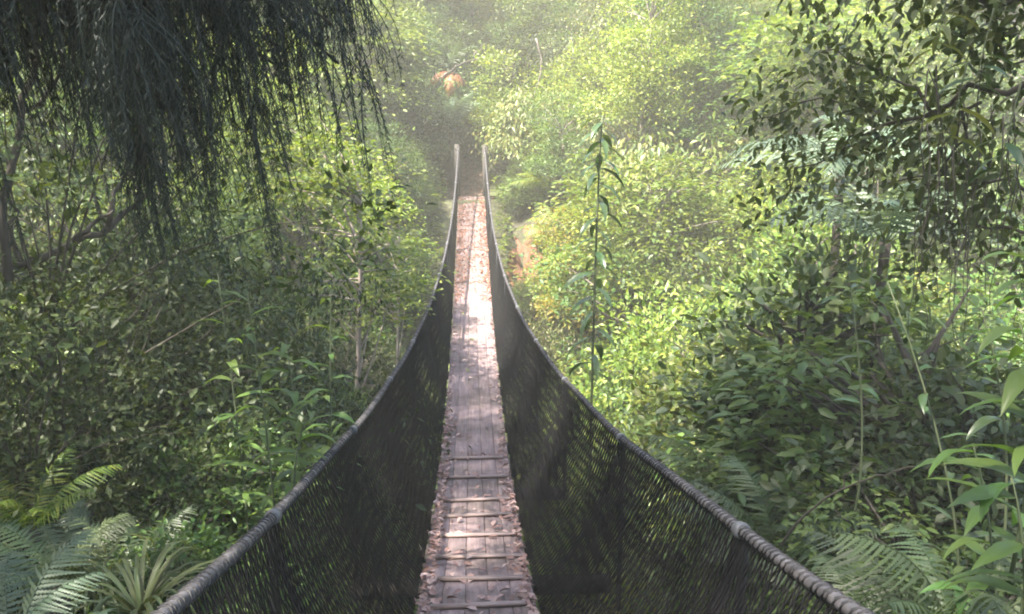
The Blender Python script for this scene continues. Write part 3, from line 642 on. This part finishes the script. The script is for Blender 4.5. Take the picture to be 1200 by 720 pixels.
# tree ferns about the far landing
tree_fern('tree_fern', 'small tree fern with grey green fronds right behind the far landing posts', -.42, 23.7, 1.9, 18, 1.3, 'silver', rise=(.2, 1.1))
p = at(526, 85, 25.2); tree_fern('tree_fern', 'tree fern hung with a skirt of orange brown dead fronds', p[0], p[1], p[2] - float(ground_z(p[0], p[1])) + .2, 9, 1.3, 'fern', 26, rise=(.3, 1.0))
for i, (px, py, Y, s) in enumerate(((655, 265, 19, 1.3), (690, 310, 17.0, 1.3), (640, 300, 21, 1.1))):
    p = at(px, py, Y); gz = float(ground_z(p[0], p[1])); 
    tree_fern('tree_fern', 'bright green tree fern spreading beside the clay bank', p[0], p[1], max(.5, p[2] - gz), 13, s, 'lime', group='tree ferns beside the clay bank')
for i, (px, py, Y, s) in enumerate(((985, 190, 7.5, 1.3), (1040, 270, 6.5, 1.2))):
    p = at(px, py, Y); gz = float(ground_z(p[0], p[1]))
    tree_fern('silver_tree_fern', ('tall silvery tree fern standing behind the overhanging branch', 'lower silvery tree fern beneath the overhanging branch')[i], p[0], p[1], p[2] - gz, 13, s, 'silver', thick=.5)
# ground ferns by the near bank
for i, (px, py, Y, s, n, lab, mt) in enumerate(((60, 630, 2.9, .5, 11, 'grey green fern arching beside the sedge tussock', 'fern'), (-10, 720, 2.1, .5, 9, 'low fern with a pale silvery frond beneath the grey green fern', 'silver'),
        (30, 575, 3.9, .55, 9, 'yellowish fern behind the grey green fern', 'lime'), (150, 640, 3.6, .55, 9, 'small fern behind the sedge tussock', 'fern'))):
    p = at(px, py, Y); fern('ground_fern', lab, p[0], p[1], p[2] - .25, n, s, mt)
for i, (px, py, Y, s, n, lab) in enumerate(((905, 620, 4.6, .85, 12, 'feathery fern just outside the handrail clamp beneath the bare arching twig'), (1000, 690, 3.4, .55, 9, 'small fern at the foot of the big leaved seedlings'),
        (840, 560, 6.2, .9, 9, 'fern further down the bank behind the feathery fern'), (1120, 700, 2.2, .6, 8, 'little fern under the lowest big leaves'))):
    p = at(px, py, Y); fern('ground_fern', lab, p[0], p[1], p[2] - .2, n, s, 'fern')

# ---- near bank shrubs and dark trees
def near(key, name, label, cat, mat, px, py, Y, s, bark='bark', topped=True, **k):
    """stands a plant so that its top is at px, py, Y metres out"""
    p = at(px, py, Y); H = PROTO[key]['H'] * s; R = PROTO[key]['R'] * s; sd_ = -1 if p[0] < 0 else 1
    if Y < Y1 and p[2] > float(deck_z(Y)) - .3: p[0] = sd_ * max(abs(p[0]), abs(rail_pt(sd_, Y)[0]) + .05 + R * .95)
    return plant(key, name, label, cat, mat, bark, p[0], p[1], p[2] - H, s, **k)
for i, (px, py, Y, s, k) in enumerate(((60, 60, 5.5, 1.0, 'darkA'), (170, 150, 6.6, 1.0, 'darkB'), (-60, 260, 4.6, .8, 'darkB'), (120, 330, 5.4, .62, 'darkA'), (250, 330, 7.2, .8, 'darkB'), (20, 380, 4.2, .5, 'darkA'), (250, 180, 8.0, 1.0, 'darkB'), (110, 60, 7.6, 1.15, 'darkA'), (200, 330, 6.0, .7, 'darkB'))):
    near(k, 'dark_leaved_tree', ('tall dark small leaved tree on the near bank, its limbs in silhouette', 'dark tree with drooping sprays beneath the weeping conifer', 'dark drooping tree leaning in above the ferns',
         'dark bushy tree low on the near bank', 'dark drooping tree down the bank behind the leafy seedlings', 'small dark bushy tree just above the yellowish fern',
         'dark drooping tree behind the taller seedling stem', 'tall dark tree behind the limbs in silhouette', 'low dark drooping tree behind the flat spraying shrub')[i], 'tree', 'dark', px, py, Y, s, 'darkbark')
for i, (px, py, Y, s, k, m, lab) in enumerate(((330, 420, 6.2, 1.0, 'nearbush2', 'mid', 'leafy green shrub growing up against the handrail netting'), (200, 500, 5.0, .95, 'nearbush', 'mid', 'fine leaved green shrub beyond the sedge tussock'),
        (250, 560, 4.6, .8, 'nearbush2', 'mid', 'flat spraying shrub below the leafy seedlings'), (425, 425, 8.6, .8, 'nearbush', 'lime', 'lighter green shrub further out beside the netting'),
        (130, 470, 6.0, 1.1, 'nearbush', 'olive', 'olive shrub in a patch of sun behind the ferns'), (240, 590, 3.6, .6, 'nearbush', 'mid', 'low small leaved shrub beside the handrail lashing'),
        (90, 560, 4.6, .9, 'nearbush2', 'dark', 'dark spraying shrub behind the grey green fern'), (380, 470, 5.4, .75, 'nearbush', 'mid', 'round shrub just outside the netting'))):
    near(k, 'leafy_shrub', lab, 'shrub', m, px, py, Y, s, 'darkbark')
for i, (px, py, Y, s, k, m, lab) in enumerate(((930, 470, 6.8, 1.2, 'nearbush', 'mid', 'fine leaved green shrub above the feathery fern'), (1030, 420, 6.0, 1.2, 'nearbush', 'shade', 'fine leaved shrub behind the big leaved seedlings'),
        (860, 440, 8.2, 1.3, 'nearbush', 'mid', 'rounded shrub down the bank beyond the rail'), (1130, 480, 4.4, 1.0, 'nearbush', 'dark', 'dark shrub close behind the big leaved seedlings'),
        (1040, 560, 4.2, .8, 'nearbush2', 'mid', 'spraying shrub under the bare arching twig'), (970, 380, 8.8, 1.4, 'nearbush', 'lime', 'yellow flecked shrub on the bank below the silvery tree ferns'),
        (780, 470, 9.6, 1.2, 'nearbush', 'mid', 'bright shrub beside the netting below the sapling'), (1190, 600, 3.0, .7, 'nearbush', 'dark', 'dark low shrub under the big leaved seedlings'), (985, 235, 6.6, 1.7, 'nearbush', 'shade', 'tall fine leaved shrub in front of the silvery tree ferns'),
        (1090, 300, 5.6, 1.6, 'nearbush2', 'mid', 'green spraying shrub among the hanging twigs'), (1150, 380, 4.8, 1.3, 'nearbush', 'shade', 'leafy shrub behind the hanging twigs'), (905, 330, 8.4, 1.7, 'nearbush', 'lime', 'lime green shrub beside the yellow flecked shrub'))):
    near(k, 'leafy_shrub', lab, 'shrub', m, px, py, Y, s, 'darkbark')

# two slender pale trees
for px, pt, Y, q, lab in ((401, 70, 11.0, 1.0, 'slender pale trunked tree with layered sprays, the taller of the pair'), (463, 150, 13.5, .75, 'slender tree with a thinner trunk, the shorter of the pair')):
    top = at(px, pt, Y); z = float(ground_z(top[0], top[1])) - .1; s_ = (top[2] - z) / 9.8
    plant('slender', 'slender_tree', lab, 'tree', 'lime', 'tan', top[0] - .15, top[1], z, s_, sq=q, rz=0.0 if q == 1 else .3)

# ---- weeping conifer overhanging the near bank
def weeping_conifer():
    rng = np.random.default_rng(31)
    base = np.array([-3.6, 2.0, float(ground_z(-3.6, 2.0)) - .2])
    t = thing('weeping_conifer', 'dark weeping conifer with long hanging threads of foliage over the near bank', 'tree', base)
    tb = MB(); h = np.linspace(0, 1, 10); trunk = np.stack([.25 * h, .2 * h, h * 8.5], -1); tube(tb, trunk, .26 * (1 - .7 * h), 10)
    obj('trunk', tb.mesh('trunk', True), M['darkbark'], t)
    fb = MB(); NP, ND, NN, NL = [], [], [], []
    # boughs: from trunk height out to a point that hangs
    ends = []
    for px, py, Y, n in ((70, -40, 3.4, 30), (165, 20, 3.4, 44), (235, 90, 3.6, 42), (240, 170, 3.6, 36), (165, 85, 3.5, 20), (320, 75, 3.7, 18), (397, 75, 3.7, 18), (300, 20, 3.9, 40), (330, 60, 3.7, 30), (390, 30, 3.6, 50), (420, -20, 3.9, 34), (150, -40, 3.0, 44), (60, 20, 3.6, 40), (345, -20, 3.4, 44), (120, 10, 2.9, 34), (20, 40, 3.0, 26), (190, -60, 3.2, 34),
                         (280, -70, 3.4, 44), (380, -60, 3.8, 44), (340, -140, 3.6, 34), (230, -150, 3.4, 30), (90, -150, 3.2, 30), (310, -230, 3.4, 30)):
        ends.append((at(px, py, Y), n))
    for k in range(26):                         # the rest of the crown, above the picture
        a = rng.uniform(0, 2 * PI); r = rng.uniform(.8, 2.6); ends.append((base + np.array([math.cos(a) * r, math.sin(a) * r, rng.uniform(5.2, 8.4)]), 15))
    for e, n in ends:
        e = e - base; zt = min(8.3, e[2] + rng.uniform(.7, 1.6)); p0 = np.array([np.interp(zt, trunk[:, 2], trunk[:, i]) for i in range(3)])
        u = np.linspace(0, 1, 12)[:, None]; mid = (p0 + e) / 2 + np.array([0, 0, .75]); P = p0 * (1 - u) ** 2 + 2 * mid * u * (1 - u) + e * u * u
        bb = MB(); tube(bb, P, np.interp(u[:, 0], [0, 1], [.05, .006]), 5); obj('bough', bb.mesh('bough', True), M['darkbark'], t)
        tas = [(rng.uniform(.5, 1.0) ** .6, rng.normal(0, .14, 3) * np.array([1.2, 1.2, .5]), rng.uniform(.4, 1.0)) for _ in range(max(3, n // 7))]
        for j in range(int(n * 4.2)):
            w_, dq, tl = tas[j % len(tas)]; w_ = min(1, w_ + rng.normal(0, .03)); q = np.array([np.interp(w_, u[:, 0], P[:, i]) for i in range(3)]) + dq + rng.normal(0, .035, 3)
            ln = rng.uniform(.42, .86) * tl; m = 8; v = np.linspace(0, 1, m)
            a = rng.uniform(0, 2 * PI); sp = rng.uniform(.02, .2)
            Q = q + np.stack([math.cos(a) * sp * np.sin(v * 1.7) + .10 * v * v * ln, math.sin(a) * sp * np.sin(v * 1.7), -ln * v + .05 * np.sin(v * PI)], -1)
            tube(fb, Q, np.interp(v, [0, 1], [.0032, .0014]), 3, False)
            nn = int(125 * ln); vv = rng.uniform(0, 1, nn); pos = np.stack([np.interp(vv, v, Q[:, i]) for i in range(3)], -1)
            aa = rng.uniform(0, 2 * PI, nn); D = np.stack([np.cos(aa) * .75, np.sin(aa) * .75, -np.ones(nn) * .9], -1)
            NP.append(pos); ND.append(D); NN.append(rng.normal(size=(nn, 3))); NL.append(rng.uniform(.018, .042, nn))
    L = np.concatenate(NL); leaves(fb, np.concatenate(NP), np.concatenate(ND), np.concatenate(NN), L, L * .12, .05)
    obj('crown', fb.mesh('crown'), M['needle'], t)
weeping_conifer()

# ---- overhanging broadleaf tree on the other side
def branch_path(p0, p1, sag=.15, n=9, rng=RNG, wob=.04):
    u = np.linspace(0, 1, n)[:, None]; P = np.asarray(p0) * (1 - u) + np.asarray(p1) * u
    P[:, 2] += np.sin(u[:, 0] * PI) * sag; P[1:-1] += rng.normal(0, wob, (n - 2, 3)); return P
def overhang_tree():
    rng = np.random.default_rng(41); base = np.array([4.3, 3.2, float(ground_z(4.3, 3.2)) - .2])
    t = thing('overhanging_tree', 'shade darkened tree leaning over the bank with a thick bare limb and hanging twigs', 'tree', base)
    tb = MB(); h = np.linspace(0, 1, 10); trunk = np.stack([-.5 * h + .1 * np.sin(5 * h), .5 * h, h * 6.5], -1); tube(tb, trunk, .17 * (1 - .7 * h), 10)
    obj('trunk', tb.mesh('trunk', True), M['darkbark'], t)
    fb = MB()
    def limb(a, b, r0, r1, sag=.1, n=9):
        P = branch_path(a - base, b - base, sag, n, rng, .03); lb = MB(); tube(lb, P, np.interp(np.linspace(0, 1, n), [0, 1], [r0 * .62, r1 * .62]), 6); obj('limb', lb.mesh('limb', True), M['darkbark'], t); return P
    spots = []
    for (ax, ay, bx, by_, Ya, Yb, r) in ((1290, 90, 1010, 160, 3.6, 4.3, .035), (1290, 60, 1060, -20, 3.6, 4.2, .03), (1280, -60, 930, -10, 3.6, 4.6, .03), (1090, 130, 960, 60, 4.1, 4.7, .016), (1060, 145, 880, 140, 4.2, 4.8, .014),
                                        (1020, 158, 900, 250, 4.3, 4.9, .012), (1150, 120, 1080, 300, 3.9, 4.4, .014), (1210, 100, 1130, 30, 3.8, 4.1, .016), (1250, 240, 1040, 215, 3.8, 4.3, .018), (1290, 330, 1100, 250, 3.5, 4.2, .02)):
        P = limb(at(ax, ay, Ya), at(bx, by_, Yb), r, r * .35, .08)
        for k in range(2, 9):
            for _ in range(3): spots.append(P[k] + rng.normal(0, .10, 3))
    for k in range(26):
        a = rng.uniform(0, 2 * PI); r = rng.uniform(.6, 2.0); e = np.array([-.5 + math.cos(a) * r, .5 + math.sin(a) * r, rng.uniform(4.2, 6.8)])
        lb = MB(); tube(lb, branch_path(trunk[6], e, .3, 7, rng, .05), np.interp(np.linspace(0, 1, 7), [0, 1], [.04, .008]), 5); obj('limb', lb.mesh('limb', True), M['darkbark'], t)
        for _ in range(7): spots.append(e + rng.normal(0, .28, 3))
    spots = np.array(spots); per = 16; n = len(spots) * per
    P = np.repeat(spots, per, 0) + rng.normal(0, .085, (n, 3)); D = rng.normal(0, .6, (n, 3)) + np.array([-.2, 0, -.5]); Nn = np.array([0, 0, .8]) + rng.normal(0, .5, (n, 3))
    L = rng.uniform(.04, .085, n); leaves(fb, P, D, Nn, L, L * .45, .15, True, .1)
    obj('crown', fb.mesh('crown'), M['dark'], t)  # darker leaf colour stands in for shade on this crown
    # thin hanging twigs
    for k in range(24):
        px = rng.uniform(1085, 1215); Y = rng.uniform(3.3, 4.2); a = at(px + rng.normal(0, 12), rng.uniform(60, 190), Y) - base; b = at(px - rng.uniform(-5, 25), rng.uniform(280, 430), Y) - base
        hb = MB(); tube(hb, branch_path(a, b, 0, 8, rng, .018), np.linspace(.0038, .0018, 8), 4); obj('twig', hb.mesh('twig', True), M['darkbark'], t)
    return t
overhang_tree()

# ---- seedlings with large leaves, every leaf its own piece
def blade(name, L, W, n=8, droop=.25, fold=.16):
    u = np.linspace(0, 1, n); wv = W * .5 * np.sin(PI * np.clip(u ** .85, 0, 1)) ** .8 * (1 - .15 * u); wv[0] = .0025; wv[-1] = .0008
    z = .12 * L * np.sin(u * 2.2) - droop * L * u ** 2.2; yv = L * u * (1 - .08 * u)
    rip = .02 * L * np.sin(u * 17)
    V = []
    for s, f in ((-1, 1), (-.5, .62), (0, 0), (.5, .62), (1, 1)):
        V.append(np.stack([s * wv, yv, z + fold * abs(s) * wv * 2 * .8 + rip * abs(s) * .35], -1))
    V = np.concatenate(V); k = np.arange(n - 1)
    Fq = np.concatenate([np.stack([c * n + k, c * n + k + 1, (c + 1) * n + k + 1, (c + 1) * n + k], -1) for c in range(4)])
    mb = MB().add(V, Fq); tube(mb, np.stack([0 * u[:6], yv[:6], z[:6] - .001], -1), np.linspace(.0022, .001, 6), 3, False); return mb.mesh(name, True)
BL = [blade('leaf', 1, .22, 9, .25), blade('leaf', 1, .26, 9, .38, .22), blade('leaf', 1, .18, 9, .15)]
BLM = {}
def big_leaf(parent, mat, k, loc, d, s, roll=0):
    key = (mat, k)
    if key not in BLM: me = BL[k].copy(); me.materials.append(M[mat]); BLM[key] = me
    o = obj('leaf', BLM[key], None, parent, loc, None, s)
    d = Vector(d).normalized(); yv = d; xv = yv.cross(Vector((0, 0, 1))).normalized() if abs(yv.z) < .99 else Vector((1, 0, 0)); zv = xv.cross(yv)
    o.rotation_euler = (Matrix((xv, yv, zv)).transposed() @ Matrix.Rotation(roll, 3, 'Y')).to_euler(); return o
def seedling(label, pts, nleaf, ll, mat='big', r=.006, az=None, name='big_leaved_seedling', group=None, start=.3, lift=.1, kind=None):
    """pts: the stem from foot to tip"""
    pts = np.array(pts); base = pts[0].copy()
    t = thing(name, label, 'seedling', base, group=group)
    u = np.linspace(0, 1, 12); tt = np.linspace(0, 1, len(pts)); P = np.stack([np.interp(u, tt, pts[:, i]) for i in range(3)], -1) - base
    if len(pts) > 2:
        c = [np.polyfit(tt, pts[:, i] - base[i], min(3, len(pts) - 1)) for i in range(3)]; P = np.stack([np.polyval(k, u) for k in c], -1)
    mb = MB(); tube(mb, P, np.linspace(r, r * .4, 12), 6); obj('stem', mb.mesh('stem', True), M['stem'], t)
    for i in range(nleaf):
        v = start + (1 - start) * (i + .5) / nleaf; q = [np.interp(v, u, P[:, k]) for k in range(3)]
        a = (i * 2.4 if az is None else az[i % len(az)]) + random.uniform(-.3, .3)
        l = ll * (1.1 - .45 * v) * random.uniform(.8, 1.15)
        big_leaf(t, mat, random.randrange(3) if kind is None else kind, q, (math.cos(a), math.sin(a), lift + random.uniform(-.15, .3)), l, random.uniform(-.35, .35))
    return t
def footed(px, py, Y, drop, *more):
    """a stem that rises drop metres through the given picture points"""
    pts = [at(px, py, Y)] + [at(*m) for m in more]; return pts
# by the netting
for i, (a, b, n, l) in enumerate((((318, 560, 4.0), (290, 345, 4.1), 13, .30), ((352, 540, 4.1), (335, 400, 4.2), 11, .27), ((285, 560, 4.5), (255, 320, 4.6), 10, .28), ((388, 510, 4.9), (388, 330, 5.0), 11, .27), ((345, 560, 3.9), (372, 470, 4.0), 8, .24))):
    p0, p1 = at(*a), at(*b); f = p0.copy(); f[2] -= .8
    seedling(('tall broad leaved seedling rising beside the netting, the tallest stem of its clump', 'broad leaved seedling pressed against the netting', 'broad leaved seedling at the shaded edge of its clump', 'broad leaved seedling in front of the taller slender tree', 'short broad leaved seedling hanging over the handrail')[i], [f, p0, p1], n + 5, l, 'lit_big', .007, start=.35)
# right foreground
sdl = [((1200, 760, 1.75), (1185, 560, 1.8), 11, .30, 'big', 'bright leaved seedling with a fan of long pale green leaves'),
       ((1165, 720, 2.3), (1140, 520, 2.35), 10, .28, 'lit_big', 'bright leaved seedling behind the fan of long leaves'),
       ((1215, 560, 2.0), (1195, 380, 2.1), 10, .29, 'lit_big', 'upper seedling reaching in above the fan of long leaves'),
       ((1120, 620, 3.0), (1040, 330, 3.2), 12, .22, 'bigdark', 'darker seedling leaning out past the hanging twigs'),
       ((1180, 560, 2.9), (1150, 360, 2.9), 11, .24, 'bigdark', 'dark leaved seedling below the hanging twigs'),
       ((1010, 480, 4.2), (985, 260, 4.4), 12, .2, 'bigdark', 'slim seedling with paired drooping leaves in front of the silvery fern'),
       ((1160, 770, 2.0), (1110, 690, 2.1), 6, .2, 'big', 'lowest seedling with rounded leaves by the little fern'),
       ((1220, 420, 2.2), (1195, 290, 2.3), 8, .25, 'big', 'topmost bright seedling under the bare limb')]
for a, b, n, l, m, lab in sdl:
    p0, p1 = at(*a), at(*b); f = p0.copy(); f[2] -= .7
    seedling(lab, [f, p0, p1], n, l, m, .007, start=.45, lift=.0, az=None if m == 'bigdark' else [2.6, 3.3, 3.9, 2.0, 3.0, 4.4, 3.6, 1.2])
# long leaved clusters on the overhanging limb
for i, (px, py, Y) in enumerate(((1095, 60, 3.7), (1140, 110, 3.5), (1110, 170, 3.6), (1170, 200, 3.3), (1130, 20, 3.9))):
    p = at(px, py, Y); q = p + np.array([.05, .0, .35])
    seedling('long leaved epiphyte tuft hanging from the bare limb', [q, p], 7, .25, ('olive', 'bigdark', 'olive', 'bigdark', 'olive')[i], .004, name='epiphyte', group='epiphyte tufts on the bare limb', lift=-.6, start=.5, kind=2)
# the thin sapling beside the bridge
p1 = at(706, 135, 8.2); p0 = at(694, 440, 8.0); f = p0.copy(); f[2] = float(ground_z(p0[0], p0[1])) - .1
seedling('thin upright sapling with long drooping leaves standing beside the netting', [f, p0, p1], 44, .46, 'bigdark', .02, name='sapling', start=.5, lift=-.6, kind=0)

# ---- sedge, bare branches
def tussock(label, px, py, Y, n, l):
    b = at(px, py, Y); t = thing('sedge_tussock', label, 'sedge', b)
    for k in range(n):
        a = random.uniform(0, 2 * PI); L = l * random.uniform(.6, 1.1); u = np.linspace(0, 1, 9); out = L * random.uniform(.5, .95)
        P = np.stack([math.cos(a) * out * u, math.sin(a) * out * u, L * (1.0 * u - 1.05 * u ** 2.2) + .0], -1); sd_ = np.array([-math.sin(a), math.cos(a), 0]); wv = (.0075 * (1 - u ** 2) + .0005)[:, None]
        V = np.concatenate([P - sd_ * wv, P + np.array([0, 0, -.003]), P + sd_ * wv]); q = np.arange(8)
        obj('blade', MB().add(V, np.concatenate([np.stack([q, q + 1, q + 10, q + 9], -1), np.stack([q + 9, q + 10, q + 19, q + 18], -1)])).mesh('blade', True), M['grass'], t)
tussock('sedge tussock with long arching blades beside the handrail', 165, 725, 2.6, 40, .62)
tussock('smaller sedge tussock behind the ferns', 110, 700, 3.3, 34, .6)
def bare(label, pts, r, mat='pale', forks=(), name='bare_branch'):
    pts = [at(*p) for p in pts]; b = pts[0].copy(); P = np.array(pts) - b; tt = np.linspace(0, 1, len(P)); u = np.linspace(0, 1, 18)
    k = min(3, len(P) - 1); Q = np.stack([np.polyval(np.polyfit(tt, P[:, i], k), u) for i in range(3)], -1); Q[1:-1] += RNG.normal(0, r * .5, (16, 3))
    t = thing(name, label, 'branch', b); mb = MB(); tube(mb, Q, np.linspace(r, r * .45, 18), 6); obj('stem', mb.mesh('stem', True), M[mat], t)
    for i, d in forks:
        e = Q[i] + np.array(d); mb = MB(); tube(mb, branch_path(Q[i], e, .03, 7, RNG, r * .6), np.linspace(r * .6, r * .25, 7), 5); obj('twig', mb.mesh('twig', True), M[mat], t)
bare('pale dead limb arching above the orange brown dead fronds', ((508, 112, 25), (528, 82, 25), (560, 70, 25), (600, 62, 25.3)), .045, forks=((6, (.7, .2, -.7)), (10, (.5, 0, .5)), (3, (-.5, 0, .5))), mat='bark')
bare('pale crooked branch hanging among the trees above the far handrail', ((628, 45, 23), (634, 80, 23), (626, 110, 23), (612, 135, 23)), .028, 'bark', forks=((9, (.4, 0, -.5)), (12, (-.4, 0, -.4))))
bare('long bare twig arching out over the feathery fern', ((915, 640, 4.0), (960, 590, 3.9), (1020, 560, 3.7), (1075, 548, 3.5)), .008, 'darkbark', forks=((8, (.1, 0, .15)),))
bare('thin brown cane slanting through the sunlit shrubs', ((850, 425, 6.5), (900, 465, 6.4), (960, 500, 6.2), (1060, 535, 5.6)), .008, 'bark', forks=((6, (.2, 0, .12)), (10, (.25, 0, .2))))
bare('dark heavy limb crossing the near bank beneath the weeping conifer', ((-60, 360, 5.6), (30, 310, 5.7), (110, 280, 5.9), (190, 200, 6.2)), .04, 'darkbark', forks=((5, (-.1, .1, .5)), (9, (.3, .1, .25)), (13, (.1, .2, .4))))
bare('dark upright limb at the shaded end of the near bank', ((10, 330, 5.2), (15, 200, 5.3), (40, 60, 5.5), (30, -80, 5.6)), .03, 'darkbark', forks=((8, (.3, .1, .4)), (12, (.4, .1, .2))))

# ------------------------------------------------------------------ air
hz, t, out = newmat('haze')
pv = N_(t, 'ShaderNodeVolumePrincipled'); pv.inputs['Color'].default_value = (1.0, .97, .80, 1); pv.inputs['Density'].default_value = .0043; pv.inputs['Anisotropy'].default_value = .0
t.links.new(pv.outputs[0], out.inputs['Volume'])
hb = MB(); zt = 25.0; box(hb, (0, 21, (zt - 10) / 2), (90, 72, zt + 10)); ho = obj('haze', hb.mesh('haze'), hz); ho['kind'] = 'stuff'
